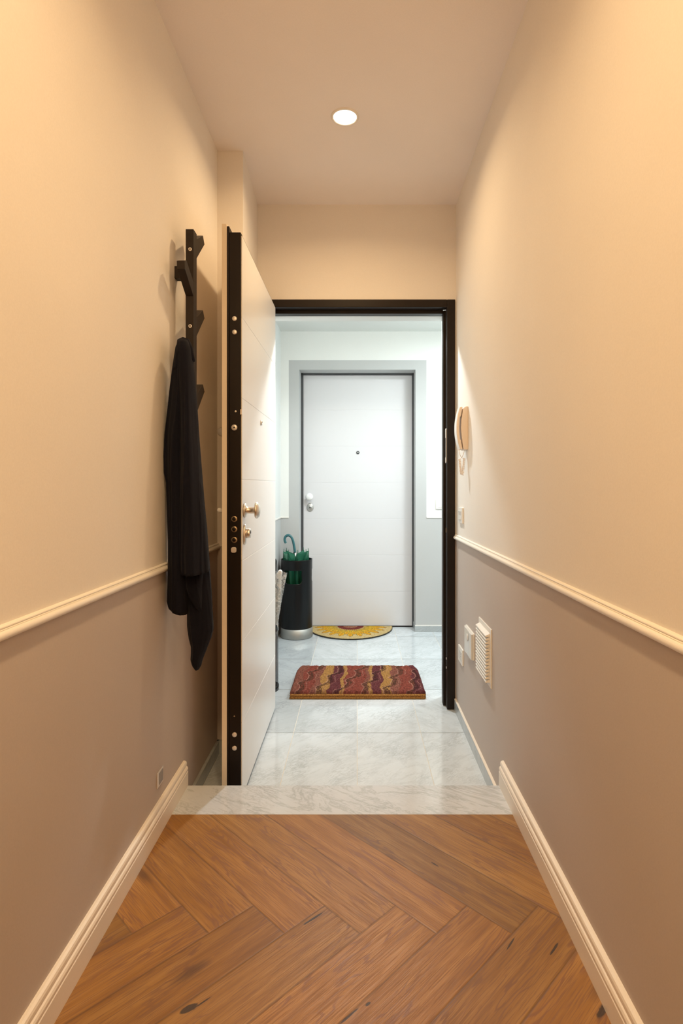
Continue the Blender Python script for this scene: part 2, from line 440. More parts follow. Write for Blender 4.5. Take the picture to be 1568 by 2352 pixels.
# ------------------------------------------------------------------ shell
T = .12
jy = 2.577
jx0, jx1 = -.520, -.541
struct('wall_left', MB().box(XL - T, XL, YB, YD + .19, 0, ZC), M['corr'], 'left corridor wall, cream above the rail and taupe below', 'wall')
struct('wall_left', MB().prism([(XL, jy), (jx0, jy), (jx1, YD), (XL, YD)], 'z', 0, ZC), M['corr'], 'shallow wall pier behind the open door on the left', 'wall')
struct('wall_right', MB().box(XR, XR + T, YB, YD + .19, 0, ZC), M['corr'], 'right corridor wall, cream above the rail and taupe below', 'wall')
struct('wall_front', MB().box(XL - T, XR + T, YB - T, YB, 0, ZC), M['corr'], 'corridor wall behind the camera', 'wall')
struct('ceiling', MB().box(XL - T, XR + T, YB - T, YD + .19, ZC, ZC + .1), M['ceil'], 'corridor ceiling with one recessed light', 'ceiling')
# entrance wall around the opening
FT = CZ + (VY - 688) / (F / YD)            # frame top
OX0, OX1 = -.50, XR - .012
eb = MB().box(XL, XR, YD, YD + .19, FT - .012, ZC).box(XL, OX0, YD, YD + .19, 0, FT).box(OX1, XR, YD + .002, YD + .19, 0, FT)
struct('wall_back', eb, M['corr'], 'cream wall over the entrance doorway', 'wall')
# white painted reveal behind the dark frame
struct('trim_8', MB().box(-.50, .530, YD + .101, YD + .19, CZ + .9455, CZ + .9475).box(.4868, .4888, YD + .101, YD + .19, 0, CZ + .9455), M['landside'], 'white painted reveal around the back of the doorway', 'trim')
# landing
LXL = -.636
struct('wall_left', MB().box(LXL - .08, LXL, YD + .19, YF + .2, 0, ZCL + .1), M['landside'], 'left side wall of the bright landing', 'wall')
struct('wall_right', MB().box(LXR, LXR + .08, YD + .19, YF + .2, 0, ZCL + .1), M['landside'], 'right side wall of the landing', 'wall')
rx0, rx1, rz = XP(687, YF), XP(954, YF), ZP(849, YF)
YDR = 4.86
wb = MB().box(LXL, rx0, YF, YF + .25, 0, ZCL + .1).box(rx1, LXR, YF, YF + .25, 0, ZCL + .1).box(rx0, rx1, YF, YF + .25, rz, ZCL + .1)
struct('wall_back', wb, M['land'], 'far white landing wall with grey painted surround', 'wall')
struct('wall_back', MB().box(LXL - .08, XL, YD + .19, YD + .192, 0, ZCL).box(XR, LXR, YD + .185, YD + .19, 0, ZCL + .1), M['landside'], 'landing side of the entrance wall', 'wall')
struct('ceiling', MB().box(LXL - .08, LXR + .08, 4.40, YF + .25, ZCL, ZCL + .12).box(LXL - .08, LXR + .08, YD + .19, 4.40, ZCL, ZCL + .12), M['lceil'], 'white landing ceiling seen through the doorway', 'ceiling')

# ------------------------------------------------------------------ baseboards and rails
def run_profile(prof, xw, sgn, y0, y1, z0):
    return MB().prism([(xw + sgn * t, z0 + z) for t, z in prof], 'y', y0, y1)
BP = [(0, 0), (.0175, 0), (.0175, .052), (.0160, .0545), (.0160, .057), (.0172, .0595), (.0172, .064), (.0150, .069), (.0120, .0715), (.0115, .074), (.0128, .0765), (.0125, .083), (.0105, .088), (.006, .091), (0, .0915)]
struct('baseboard_left', run_profile(BP, XL, 1, YB, YS1, ZW), M['base'], 'stepped white baseboard along the left wall on the oak floor', 'baseboard')
struct('baseboard_right', run_profile(BP, XR, -1, YB, YS1, ZW), M['base'], 'stepped white baseboard along the right wall on the oak floor', 'baseboard')
RP = [(0, 0), (.004, 0), (.005, .002)]
for k in range(13):
    a = -80 + 160 * k / 12; RP.append((.008 + .0105 * math.cos(math.radians(a)), .0125 + .0105 * math.sin(math.radians(a))))
RP += [(.0112, .0235)]
for k in range(6):
    a = -60 + 140 * k / 5; RP.append((.0065 + .0035 * math.cos(math.radians(a)), .028 + .0032 * math.sin(math.radians(a))))
RP += [(.003, .0325), (0, .033)]
RZ = RAIL - .033
def rail_run(xw, sgn, y0, y1):
    mb = run_profile([(t * .86, z * .86 + .0046) for t, z in RP], xw, sgn, y0, y1, RZ)
    mb.v = [(x, y, z + RSL * (YD - y)) for x, y, z in mb.v]; return mb
struct('trim_3', rail_run(XL, 1, YB, jy), M['rail'], 'white moulded chair rail on the left wall', 'chair rail')
struct('trim_4', rail_run(XR, -1, YB, YD + .001), M['rail'], 'white moulded chair rail on the right wall', 'chair rail')
zr = ZP(1190, YF)
lr = MB().box(LXL, bx0, YF - .006, YF, zr, zr + .012).box(bx1, LXR, YF - .006, YF, zr, zr + .012).box(LXL, LXL + .006, YD + .20, YF, zr, zr + .012)
struct('trim_5', lr, M['plate'], 'thin white strip between white and grey paint on the landing', 'chair rail', .002)
SP = [(0, 0), (.011, 0), (.011, .058), (.009, .060), (0, .060)]
uv_xy(struct('baseboard_left', run_profile(SP, XL, 1, YS1, jy, 0).prism([(jx0, jy - .011), (XL, jy - .011), (XL, jy), (jx0, jy)], 'z', 0, .06), M['skirt'], 'dark grey marble skirting behind the open door', 'baseboard'), 1, (1, 2))
uv_xy(struct('baseboard_right', run_profile(SP, XR, -1, YS1, YD, 0), M['skirt'], 'grey marble skirting on the right wall beside the tiles', 'baseboard'), 1, (1, 2))
struct('trim_6', MB().box(XR - .011, XR, YS1, YD, .060, .062), M['base'], 'pale ledge on top of the grey marble skirting', 'trim')
lb = MB().box(rx1, LXR, YF - .010, YF, 0, .05).box(LXL, rx0, YF - .01, YF, 0, .05).box(rx1 - .006, rx1, YF - .01, YDR, 0, .05)
uv_xy(struct('baseboard_back', lb, M['skirt'], 'low grey marble skirting at the far landing wall', 'baseboard'), 1, (0, 2))
struct('trim_7', MB().box(rx1 - .006, LXR, YF - .010, YF, .05, .056), M['plate'], 'white line above the landing skirting', 'trim')

# ------------------------------------------------------------------ entrance door (open) and its dark frame
S0 = F / YD
d1 = thing('door_1', 'open white entrance door with dark steel edge and grooved panel, folded against the left wall', 'door', (-.46, YD, 0), None, 'structure')
ztA, ztB = ZP(706, YD), CZ + .945
fr = MB()
fr.box(.487, XP(1045, YD), YD - .004, YD + .05, 0.004, FT)                # right post
fr.box(-.444 - .02, .487, YD - .004, YD + .05, ztA, FT)                     # head
fr.box(-.50, -.466, YD + .003, YD + .10, .004, FT)                          # hinge post
frame = obj('door_frame', fr, M['dark'], d1, .003, 3)
fr2 = MB().box(.474, .51, YD + .05, YD + .10, .004, ztA).box(-.466, .474, YD + .05, YD + .10, ztB, ztA + .01)
obj('rebate', fr2, M['dark'], frame, .003, 3)
sp = MB().prism(rrect(YD + .028, ZP(1024, YD + .02), .026, .19, .012), 'x', .4835, .4875)
obj('strike_plate', sp, M['bolt'], frame, .0008)
obj('strike_hole', MB().box(.4830, .4836, YD + .020, YD + .036, ZP(1050, YD), ZP(1005, YD)), M['black'], frame)
obj('contact_plate', MB().box(.4845, .4875, YD + .018, YD + .028, ZP(1224, YD), ZP(1213, YD)), M['brass'], frame)
for yy in (1515, 1536): obj('strike_bolt', MB().lathe([(.001, -.001), (.006, -.001), (.006, .004)], (.4865, YD + .02, ZP(yy, YD)), 'x', 16), M['bolt'], frame)

LY0, LY1 = 2.171, YD - .012
ys = F / LY0
def LX(px): return XP(px, LY0)
LZT = ZP(533, LY0)
x_face, x_dark, x_fl, x_pan = LX(553), LX(526), LX(520.7), -.519
leaf = obj('leaf', MB().box(x_face, x_dark, LY0, LY1, .014, LZT), M['dark'], d1, .003, 3)
obj('edge_flange', MB().box(x_dark, x_fl, LY0 + .001, LY1, .014, ZP(519, LY0)), M['dark'], leaf, .001)
obj('outer_panel', MB().box(x_fl, x_pan, LY0 - .001, LY1 - .3, .014, ZP(514, LY0)).box(x_fl, x_pan, LY1 - .3, LY1, .014, ZP(514, LY0)), M['edge'], leaf, .001)
GR = [CZ + .645, CZ + .334, CZ + .021, CZ - .292, CZ - .603, CZ - .915]
def grooved(mb, a0, a1, z0, z1, mk, g=.0022):
    zs = [z0] + sorted(z for z in GR) + [z1]
    for i in range(len(zs) - 1):
        mk(mb, a0, a1, zs[i] + (g / 2 if i else 0), zs[i + 1] - (g / 2 if i < len(zs) - 2 else 0))
    return mb
pn = grooved(MB(), LY0 + .004, LY1, .018, LZT - .012, lambda m, a, b, c, d: m.box(x_face, x_face + .004, a, b, c, d))
obj('inner_panel', pn, M['door'], leaf, .0009)
obj('panel_backing', MB().box(x_face - .0005, x_face + .0028, LY0 + .006, LY1 - .002, .02, LZT - .013), M['door'], leaf)
fx = x_face + .004
# hardware on the face
def lathe_x(prof, c, **k): return MB().lathe(prof, c, 'x', **k)
kz = ZP(1172, 2.215); ky = 2.215
knob = obj('door_knob', lathe_x([(.001, 0), (.0265, 0), (.0285, .003), (.0275, .007), (.017, .009), (.0145, .012), (.0135, .020), (.0135, .040), (.016, .043), (.030, .044), (.0325, .048), (.0315, .052), (.026, .058), (.016, .062), (.001, .0635)], (fx, ky, kz), n=48), M['champ'], leaf)
lk = obj('lock_cylinder', lathe_x([(.001, 0), (.0275, 0), (.0285, .003), (.026, .007), (.001, .008)], (fx, ky, ZP(1227, ky)), n=40, sx=.85, sy=1.45), M['champ'], leaf)
obj('lock_boss', lathe_x([(.001, .004), (.0195, .004), (.0195, .022), (.018, .0245), (.001, .025)], (fx, ky + .002, ZP(1225, ky)), n=36), M['champ'], leaf)
obj('keyhole', lathe_x([(.001, .0), (.007, .0), (.006, .0015), (.001, .0015)], (fx + .0248, ky, ZP(1222, ky)), n=20, sx=.7), M['black'], leaf)
py_ = 2.60
obj('peephole', lathe_x([(.001, 0), (.0125, 0), (.0125, .003), (.010, .006), (.007, .0065), (.006, .004), (.001, .004)], (fx, py_, ZP(971, py_)), n=28), M['champ'], leaf)
# outer hardware
obj('outer_pull', lathe_x([(.001, -.027), (.008, -.026), (.016, -.020), (.0195, -.010), (.0195, -.006), (.0215, -.005), (.0215, .0)], (x_pan, 2.21, ZP(992, 2.21)), n=36), M['steel'], leaf)
obj('outer_lever', lathe_x([(.001, -.030), (.006, -.029), (.009, -.024), (.0095, -.004), (.012, -.002), (.012, 0)], (x_pan, 2.22, ZP(1172, 2.22)), n=24), M['plate'], leaf)
# lock edge
xe = LX(538.5)
def disc_y(r, h, px, py, n=24, sx=1.0): return MB().lathe([(.0005, -h), (r * .85, -h), (r, -h * .7), (r, .002)], (XP(px, LY0), LY0, ZP(py, LY0)), 'y', n, True, sx)
for py in (732, 763, 1687, 1718):
    obj('bolt', disc_y(.0092, .004, 538.5, py), M['bolt'], leaf)
for py in (1192, 1215.5, 1240):
    bo = obj('bolt', disc_y(.0115, .003, 538, py), M['brass'], leaf)
    obj('bolt_cap', disc_y(.0075, .0045, 537.5, py), M['dark'], bo)
rg = obj('adjuster_ring', MB().lathe([(.0035, -.004), (.0105, -.004), (.0115, -.002), (.0115, .002)], (XP(538, LY0), LY0, ZP(982, LY0)), 'y', 28, False), M['bolt'], leaf)
obj('adjuster_hole', disc_y(.0038, .0045, 538, 982), M['black'], leaf)
obj('edge_screw', disc_y(.0038, .002, 541, 945), M['bolt'], leaf)
obj('latch', MB().prism(rrect(XP(537, LY0), ZP(1263, LY0), .020, .021, .007), 'y', LY0 - .007, LY0 + .002), M['bolt'], leaf, .0015)
obj('edge_screw', disc_y(.003, .001, 538, 1645), M['brass'], leaf)
obj('edge_catch', MB().box(LX(553) - .002, LX(553) + .0045, LY0 - .001, LY0 + .004, ZP(952, LY0), ZP(940, LY0)), M['bolt'], leaf)

# ------------------------------------------------------------------ far door
d2 = thing('door_2', 'closed white neighbour door with horizontal grooves in a thin dark frame across the landing', 'door', (0, YDR, 0), None, 'structure')
fx0, fx1, fzt = XP(691.5, YDR), XP(950, YDR), ZP(856, YDR)
lx0, lx1, lzt = XP(696.5, YDR), XP(946, YDR), ZP(862, YDR)
M['dk2'] = plain('dark_grey_frame', (.055, .060, .065), .4)
obj('door_frame', MB().box(fx0 - .004, lx0 - .001, YDR - .012, YDR + .05, 0, fzt).box(lx1 + .001, fx1 + .004, YDR - .012, YDR + .05, 0, fzt).box(fx0, fx1, YDR - .012, YDR + .05, lzt + .002, fzt), M['dk2'], d2, .002)
obj('threshold_gap', MB().box(lx0, lx1, YDR, YDR + .03, 0, .01), M['black'], d2)
l2 = obj('leaf', grooved(MB(), lx0, lx1, .012, lzt, lambda m, a, b, c, d: m.box(a, b, YDR, YDR + .03, c, d)).box(lx0, lx1, YDR + .0010, YDR + .03, .012, lzt), M['door2'], d2, .0008)
def lathe_y(prof, px, py, Y=YDR, **k): return MB().lathe([(r, -h) for r, h in prof], (XP(px, Y), Y, ZP(py, Y)), 'y', **k)
obj('door_knob', lathe_y([(.001, .060), (.018, .058), (.029, .050), (.032, .044), (.030, .040), (.014, .038), (.014, .008), (.027, .006), (.028, 0)], 711, 1141, n=40), M['whiteh'], l2)
obj('lock_cylinder', lathe_y([(.001, .008), (.024, .008), (.029, .004), (.029, 0)], 712, 1165.5, n=36, sy=1.25), M['steel'], l2)
obj('lock_boss', lathe_y([(.001, .018), (.016, .018), (.018, .006)], 712, 1164.5, n=30), M['steel'], l2)
obj('keyhole', lathe_y([(.001, .0195), (.006, .0195), (.006, .018)], 712, 1164.5, n=20), M['black'], l2)
obj('peephole', lathe_y([(.001, .004), (.007, .005), (.013, .005), (.014, 0)], 821.5, 1039.5, n=28), M['dk2'], l2)
obj('peephole_lens', lathe_y([(.001, .008), (.004, .0075), (.007, .005)], 821.5, 1039.5, n=20), M['steel'], l2)

# ------------------------------------------------------------------ ceiling light
clx, cly = XP(792, 2.337), 2.337
cl = thing('ceiling_light', 'small round recessed ceiling light glowing warm over the vestibule', 'ceiling light', (clx, cly, ZC))
obj('trim_ring', MB().lathe([(.047, -.001), (.049, -.005), (.056, -.004), (.0585, 0)], (clx, cly, ZC), 'z', 48, False), M['base'], cl)
obj('diffuser', MB().lathe([(.0005, -.0035), (.046, -.003), (.048, -.001)], (clx, cly, ZC), 'z', 48), M['glow'], cl)

# ------------------------------------------------------------------ coat rack
RXL, RXR, RY0, RY1 = -.597, -.569, 1.968, 2.008
rk = thing('coat_rack', 'black-brown wooden coat rack with angled pegs hung vertically on the left wall', 'coat rack', (-.6, 1.99, CZ + .5))
obj('stem', MB().box(RXL, RXR, RY0, RY1, CZ + .05, ZP(526, RY0)), M['rack'], rk, .0015)
for z in (CZ + .743, CZ + .14): obj('spacer', MB().box(XL, RXL, RY0 + .004, RY1 - .004, z - .021, z + .021), M['rack'], rk, .001)
def arm(side, zt):
    if side < 0:      # towards the camera
        yb, yt = RY0, 1.868
        poly = [(yb, zt - .085), (yb, zt - .028), (yt + .017, zt + .0), (yt, zt - .0), (yt, zt - .028)]
        poly = [(yb, zt - .088), (yb, zt - .038), (yt + .022, zt + .006), (yt, zt - .004), (yt + .003, zt - .030)]
    else:
        yb, yt = RY1, 2.112
        poly = [(yb, zt - .118), (yb, zt - .062), (yb + .004, zt - .0), (yb + .012, zt), (yt - .016, zt), (yt, zt - .026)]
        poly = [(yb, zt - .118), (yb, zt - .050), (yt - .022, zt), (yt, zt - .024)]
    return MB().prism(poly, 'x', RXL + .001, RXR - .0005)
for zt in (CZ + .745, CZ + .468, CZ + .19): obj('peg', arm(-1, zt), M['rack'], rk, .001)
for zt in (CZ + .922, CZ + .646, CZ + .372): obj('peg', arm(1, zt), M['rack'], rk, .001)
for py in (572.5, 749):
    s = obj('screw', MB().lathe([(.0025, -.0015), (.0058, -.002), (.0062, .001)], (XP(436.5, RY0), RY0, ZP(py, RY0)), 'y', 20, False), M['bolt'], rk)
    obj('screw_socket', MB().lathe([(.0005, -.001), (.0026, -.001)], (XP(436.5, RY0), RY0, ZP(py, RY0)), 'y', 12), M['black'], s)

# ------------------------------------------------------------------ coat hanging from the second peg
ct = thing('coat', 'dark navy wool coat hanging from the middle peg of the wall rack', 'coat', (-.58, 1.88, CZ + .47))
def interp(tab, y):
    if y <= tab[0][0]: return tab[0][1:]
    for a, b in zip(tab, tab[1:]):
        if y <= b[0]:
            t = (y - a[0]) / (b[0] - a[0]); t2 = t
            return tuple(p + (q - p) * t2 for p, q in zip(a[1:], b[1:]))
    return tab[-1][1:]
def drape(tab, yc, dep, folds, amp, seed, rows=90, n=120, hem=None, ctop=True):
    """closed fold tube; tab: (py, xl, xr, depth scale)"""
    mb = MB(); y0, y1 = tab[0][0], tab[-1][0]; vs = []; fs = []
    rnd = random.Random(seed); ph = [rnd.uniform(0, 6.28) for _ in range(4)]
    for i in range(rows + 1):
        t = i / rows; py0 = y0 + (y1 - y0) * t
        for k in range(n):
            a = 2 * PI * k / n
            ux = math.cos(a); uy = math.sin(a)
            py = py0
            if hem: py = y0 + (py0 - y0) * (1 + (hem(ux, uy) / (y1 - y0)))
            xl, xr, ds = interp(tab, min(py0, y1))
            cx, hw = (xl + xr) / 2, (xr - xl) / 2
            g = min(1, t * 3)
            w = math.sin(folds * a + ph[0] + .9 * math.sin(2.2 * t + ph[1])) * .55
            w += .75 * noise.noise(Vector((ux * 1.7, uy * 1.7 + seed, t * 2.6))) + .22 * noise.noise(Vector((ux * 5, uy * 5 + seed, t * 5)))
            w += .5 * max(0, 1 - abs(((k / n * folds * 1.3 + .35 * math.sin(t * 3 + ph[2])) % 1) - .5) * 9)
            sq = abs(ux) ** .8 * (1 if ux > 0 else -1)
            x = cx + hw * sq * (1 - .04 * (w > 0) * g)
            Y = yc - uy * dep * ds * (1 + amp * g * w) * (1 if uy > 0 else .55)
            p = P(x, py, yc); 
            vs.append((max(p.x, XL + .002), Y, p.z))
    for i in range(rows):
        for k in range(n):
            fs.append((i * n + k, i * n + (k + 1) % n, (i + 1) * n + (k + 1) % n, (i + 1) * n + k))
    if ctop: fs.append(tuple(range(n))[::-1])
    fs.append(tuple(rows * n + k for k in range(n)))
    return mb.add(vs, fs, True)
Yc = 1.885
leftT = [(786, 409, 424, .35), (800, 404, 428, .5), (850, 397, 432, .7), (900, 391, 434, .8), (950, 386, 436, .9), (1000, 381, 438, 1), (1050, 378, 440, 1), (1090, 379, 441, 1), (1110, 384, 441, 1), (1150, 385, 442, 1), (1250, 388, 444, 1), (1300, 388, 444, 1), (1350, 387, 440, .95), (1385, 385, 436, .8), (1398, 388, 432, .7)]
rightT = [(784, 412, 432, .4), (800, 410, 439, .55), (850, 409, 446, .7), (900, 411, 450, .8), (950, 413, 454, .9), (1000, 414, 457, 1), (1050, 414, 461, 1.05), (1100, 413, 465, 1.1), (1150, 412, 469, 1.1), (1200, 412, 474, 1.1), (1250, 413, 478, 1.15), (1312, 416, 483, 1.2)]
body = obj('left_panel', drape(leftT, Yc, .052, 5, .30, 3, hem=lambda ux, uy: 10 * ux + 6 * uy), M['cloth'], ct)
obj('right_panel', drape(rightT, Yc - .012, .058, 4, .28, 9, hem=lambda ux, uy: -2 * ux + 3 * uy), M['cloth'], ct)
flapT = [(1240, 430, 470, .9), (1312, 428, 471, .95), (1345, 430, 468, .9), (1372, 438, 468, .8), (1392, 452, 467, .6), (1404, 460, 465, .3)]
obj('lining_flap', drape(flapT, Yc - .004, .050, 3, .25, 21, rows=40), M['cloth'], ct)
tailT = [(1200, 440, 474, .9), (1312, 436, 483, .9), (1350, 431, 486, .9), (1400, 430, 488, .85), (1435, 430, 490, .8), (1445, 431, 490, .8), (1465, 434, 485, .75), (1485, 439, 477, .7), (1500, 439, 471, .65), (1515, 438, 465, .6), (1528, 442, 462, .5), (1537, 449, 457, .3)]
obj('sleeve', drape(tailT, Yc + .02, .045, 3, .28, 33, rows=70), M['cloth'], ct)
# cloth loop over the peg
obj('hanging_loop', MB().tube([P(420, 830, Yc - .02), P(411, 800, Yc - .018), P(413, 783, Yc - .012), P(420, 780, Yc), P(429, 783, Yc), P(436, 800, Yc - .01), P(440, 830, Yc - .01)], [.011, .010, .009, .009, .009, .010, .011], 14), M['cloth'], ct)
obj('collar', drape([(781, 410, 431, .5), (790, 408, 435, .8), (812, 403, 441, 1.0), (850, 400, 445, 1.1)], 1.878, .034, 4, .2, 5, rows=24), M['cloth'], ct)

# ------------------------------------------------------------------ plates on the walls
def plate_r(name, label, cat, y0, y1, z0, z1, t, wm, group=None):
    o = thing(name, label, cat, (XR, (y0 + y1) / 2, (z0 + z1) / 2), group)
    obj('cover_plate', MB().prism(rrect((y0 + y1) / 2, (z0 + z1) / 2, abs(y1 - y0), abs(z1 - z0), .004), 'x', XR - t, XR), wm, o, .0012)
    return o
sw = plate_r('light_switch', 'white light switch plate on the right wall under the intercom phone', 'light switch', 2.848, 2.962, ZP(1203, 2.848), ZP(1170, 2.848) + .008, .009, M['plate'])
for i in range(3):
    a = 2.868 + i * .0245; zc = (ZP(1203, 2.848) + ZP(1170, 2.848) + .008) / 2
    obj('rocker', MB().prism([(XR - .008, zc - .022), (XR - .013, zc - .022), (XR - .0105, zc), (XR - .013, zc + .022), (XR - .008, zc + .022)], 'y', a, a + .0225), M['plate2'], sw, .0006)
z0, z1 = ZP(1531, 2.848), ZP(1494, 2.848)
so = plate_r('wall_socket', 'small white socket plate low on the right wall beside the doorway', 'wall socket', 2.848, 2.965, z0, z1, .008, M['plate'])
for i in range(3):
    a = 2.868 + i * .0255
    obj('socket_module', MB().box(XR - .0095, XR - .007, a, a + .0225, z0 + .017, z1 - .017), M['plate2'], so, .0006)
obj('socket_hole', MB().lathe([(.0005, -.0001), (.003, -.0001)], (XR - .0096, 2.879, (z0 + z1) / 2), 'x', 12).lathe([(.0005, -.0001), (.003, -.0001)], (XR - .0096, 2.879, (z0 + z1) / 2 + .013), 'x', 12), M['black'], so)
z0, z1 = ZP(1519, 2.58), ZP(1457, 2.58)
bxp = plate_r('junction_box_cover', 'curved white box cover on the right wall between socket and vent', 'box cover', 2.585, 2.765, z0, z1, .008, M['plate'])
pl = [(XR - .008, 2.585), (XR - .016, 2.587), (XR - .019, 2.62)] + [(XR - .019 + .002 * math.sin(PI * k / 8), 2.62 + .11 * k / 8) for k in range(1, 8)] + [(XR - .019, 2.73), (XR - .014, 2.76), (XR - .008, 2.764)]
obj('front_cover', MB().prism(pl, 'z', z0 + .003, z1 - .003), M['plate2'], bxp, .001)
# disc on the cover
obj('sensor_disc', MB().lathe([(.0005, -.0015), (.016, -.0015), (.018, 0)], (XR - .0192, 2.66, z1 - .035), 'x', 24), M['plate'], bxp)
vy0, vy1, vz0, vz1 = 2.252, 2.478, ZP(1583, 2.25), ZP(1447, 2.25)
ve = thing('air_vent', 'white louvered square air vent on the right wall below the rail', 'air vent', (XR, (vy0 + vy1) / 2, (vz0 + vz1) / 2))
fo = .019
vf = MB().box(XR - .005, XR, vy0, vy0 + fo, vz0, vz1).box(XR - .005, XR, vy1 - fo, vy1, vz0, vz1).box(XR - .005, XR, vy0 + fo, vy1 - fo, vz0, vz0 + fo).box(XR - .005, XR, vy0 + fo, vy1 - fo, vz1 - fo, vz1)
obj('frame', vf, M['plate'], ve, .001)
obj('backing', MB().box(XR - .002, XR, vy0 + fo, vy1 - fo, vz0 + fo, vz1 - fo), M['greyp'], ve)
sb = MB(); nl = 14; hz = (vz1 - vz0 - 2 * fo) / nl
for i in range(nl):
    za = vz0 + fo + i * hz
    sb.prism([(XR - .0225, za), (XR - .0215, za - .0006), (XR - .002, za + hz * .92), (XR - .004, za + hz * .97), (XR - .0225, za + .004)], 'y', vy0 + fo, vy1 - fo)
sd = sb
for ya in (vy0 + fo - .002, vy1 - fo): 
    for i in range(nl):
        za = vz0 + fo + i * hz
        sd.prism([(XR - .001, za), (XR - .0215, za - .0004), (XR - .001, za + hz)], 'y', ya, ya + .002)
obj('louvers', sb, M['plate'], ve)
# small outlet on left wall
oy0, oy1, oz0, oz1 = 1.795, 1.85, ZP(1812, 1.797), ZP(1777, 1.797)
ol = thing('wall_outlet', 'small grey outlet plate low on the left wall above the baseboard', 'wall outlet', (XL, (oy0 + oy1) / 2, (oz0 + oz1) / 2))
obj('cover_plate', MB().box(XL, XL + .0035, oy0, oy1, oz0, oz1), M['bolt'], ol, .001)
obj('module', MB().box(XL + .002, XL + .005, oy0 + .014, oy1 - .006, oz0 + .006, oz1 - .006), M['greyp'], ol, .0006)
# landing switch
y_ = YF; lsx0, lsx1, lsz0, lsz1 = XP(1000, YF), XP(1030, YF), ZP(1169, YF), ZP(1147, YF)
ls = thing('light_switch', 'faint white switch plate on the far landing wall right of the door', 'light switch', ((lsx0 + lsx1) / 2, YF, (lsz0 + lsz1) / 2))
obj('cover_plate', MB().box(lsx0, lsx1, YF - .009, YF, lsz0, lsz1), M['plate'], ls, .002)
for i in range(3):
    a = lsx0 + .016 + i * .026
    obj('rocker', MB().box(a, a + .024, YF - .0115, YF - .008, lsz0 + .014, lsz1 - .014), M['plate'], ls, .001)

# ------------------------------------------------------------------ intercom phone
iy0, iy1 = 2.735, 2.815
zt, zb = ZP(933, iy0), ZP(1033, iy0); zm = (zt + zb) / 2; hh = (zt - zb) / 2
ph = thing('intercom_phone', 'ivory wall intercom handset mounted on the right wall beside the doorway', 'intercom phone', (XR, 2.775, zm))
bp = [(XR, zb), (XR - .021, zb), (XR - .024, zb + .012), (XR - .032, zm - .03), (XR - .034, zm), (XR - .032, zm + .04), (XR - .024, zt - .010), (XR - .018, zt - .003), (XR - .010, zt), (XR, zt)]
obj('base', MB().prism(bp, 'y', iy0, iy1), M['phone'], ph, .003, 3)
K = 20; outer = []; inner = []
for k in range(K + 1):
    t = -1 + 2 * k / K
    xo = .0365 + .0175 * (1 - abs(t) ** 2.1)
    xi = .0255 + .011 * (1 - t * t) - (0 if abs(t) > .62 else 0)
    if abs(t) < .55: xi = .0385 + .003 * (1 - (t / .55) ** 2)
    z = zm + t * hh * (.985)
    outer.append((XR - xo, z)); inner.append((XR - xi, z))
hs = obj('handset', MB().prism(outer + inner[::-1], 'y', iy0 + .004, iy1 - .010, False), M['phone'], ph, .004, 3)
obj('handset_front', MB().prism([(p[0] - .0022, p[1]) for p in outer] + [(p[0] + .003, p[1]) for p in outer[::-1]], 'y', iy0 + .007, iy1 - .013), M['plate'], hs, .002)
# cord
cz0 = zb; cyy = 2.762
def helix(p0, p1, turns, r, k=14):
    p0, p1 = Vector(p0), Vector(p1); ax = (p1 - p0).normalized(); a = ax.cross(Vector((0, 1, 0))).normalized(); b = ax.cross(a)
    return [p0 + (p1 - p0) * i / (turns * k) + (a * math.cos(2 * PI * i / k) + b * math.sin(2 * PI * i / k)) * r for i in range(turns * k + 1)]
pA, pB, pC = P(1055, 1054, cyy), P(1066, 1053, cyy), P(1060, 1091, cyy)
cm = MB()
cm.tube([P(1053, 1032, cyy), P(1056, 1045, cyy), P(1060, 1052, cyy)], .0013, 8)
cm.tube([P(1067, 1032, cyy), P(1064, 1043, cyy), P(1060, 1052, cyy), pB], .0013, 8)
cm.tube(helix(pA, pC + Vector((-.003, 0, .003)), 13, .0052), .0015, 7)
cm.tube(helix(pB, pC + Vector((.003, -.006, 0.0)), 13, .0052), .0015, 7)
obj('coiled_cord', cm, M['phone'], ph)

# ------------------------------------------------------------------ black umbrella stand
SX, SY, SR = XP(681, 4.56), 4.567, .126
us = thing('umbrella_stand', 'black cylinder umbrella stand with cut-out grips and steel base beside the far door', 'umbrella stand', (SX, SY, 0))
zT = ZP(1284, SY); zB = .075
vs, fs = [], []
na, nz_ = 288, 150
def hole(a, z):
    for c in (-98, 22, 142):
        d = (math.degrees(a) - c + 180) % 360 - 180
        u = abs(d) * PI / 180 * SR; zc = ZP(1327, SY - SR); v = abs(z - zc)
        w, h, r = .073, .053, .03
        du, dv = max(0, u - (w - r)), max(0, v - (h - r))
        if (z < zc and du * du + dv * dv < r * r) or (z >= zc and u < w - .004 and v < h): return True
    return False
for j in range(nz_ + 1):
    for i in range(na):
        a = 2 * PI * i / na; vs.append((SX + SR * math.cos(a), SY + SR * math.sin(a), zB + (zT - zB) * j / nz_))
for j in range(nz_):
    for i in range(na):
        if hole(2 * PI * (i + .5) / na, zB + (zT - zB) * (j + .5) / nz_): continue
        fs.append((j * na + i, j * na + (i + 1) % na, (j + 1) * na + (i + 1) % na, (j + 1) * na + i))
st = obj('cylinder_body', MB().add(vs, fs, True), M['blackp'], us, fix=False)
md = st.modifiers.new('s', 'SOLIDIFY'); md.thickness = .003; md.offset = -1
obj('steel_base', MB().lathe([(.001, .002), (SR + .002, .002), (SR + .003, .006), (SR + .003, .078), (SR - .002, .080), (SR - .006, .03), (.001, .02)], (SX, SY, 0), 'z', 72), M['basest'], us)
obj('rim', MB().lathe([(SR - .0035, -.002), (SR + .001, -.002), (SR + .0015, .001), (SR - .001, .002), (SR - .0035, .001)], (SX, SY, zT), 'z', 72, False), M['blackp'], us)

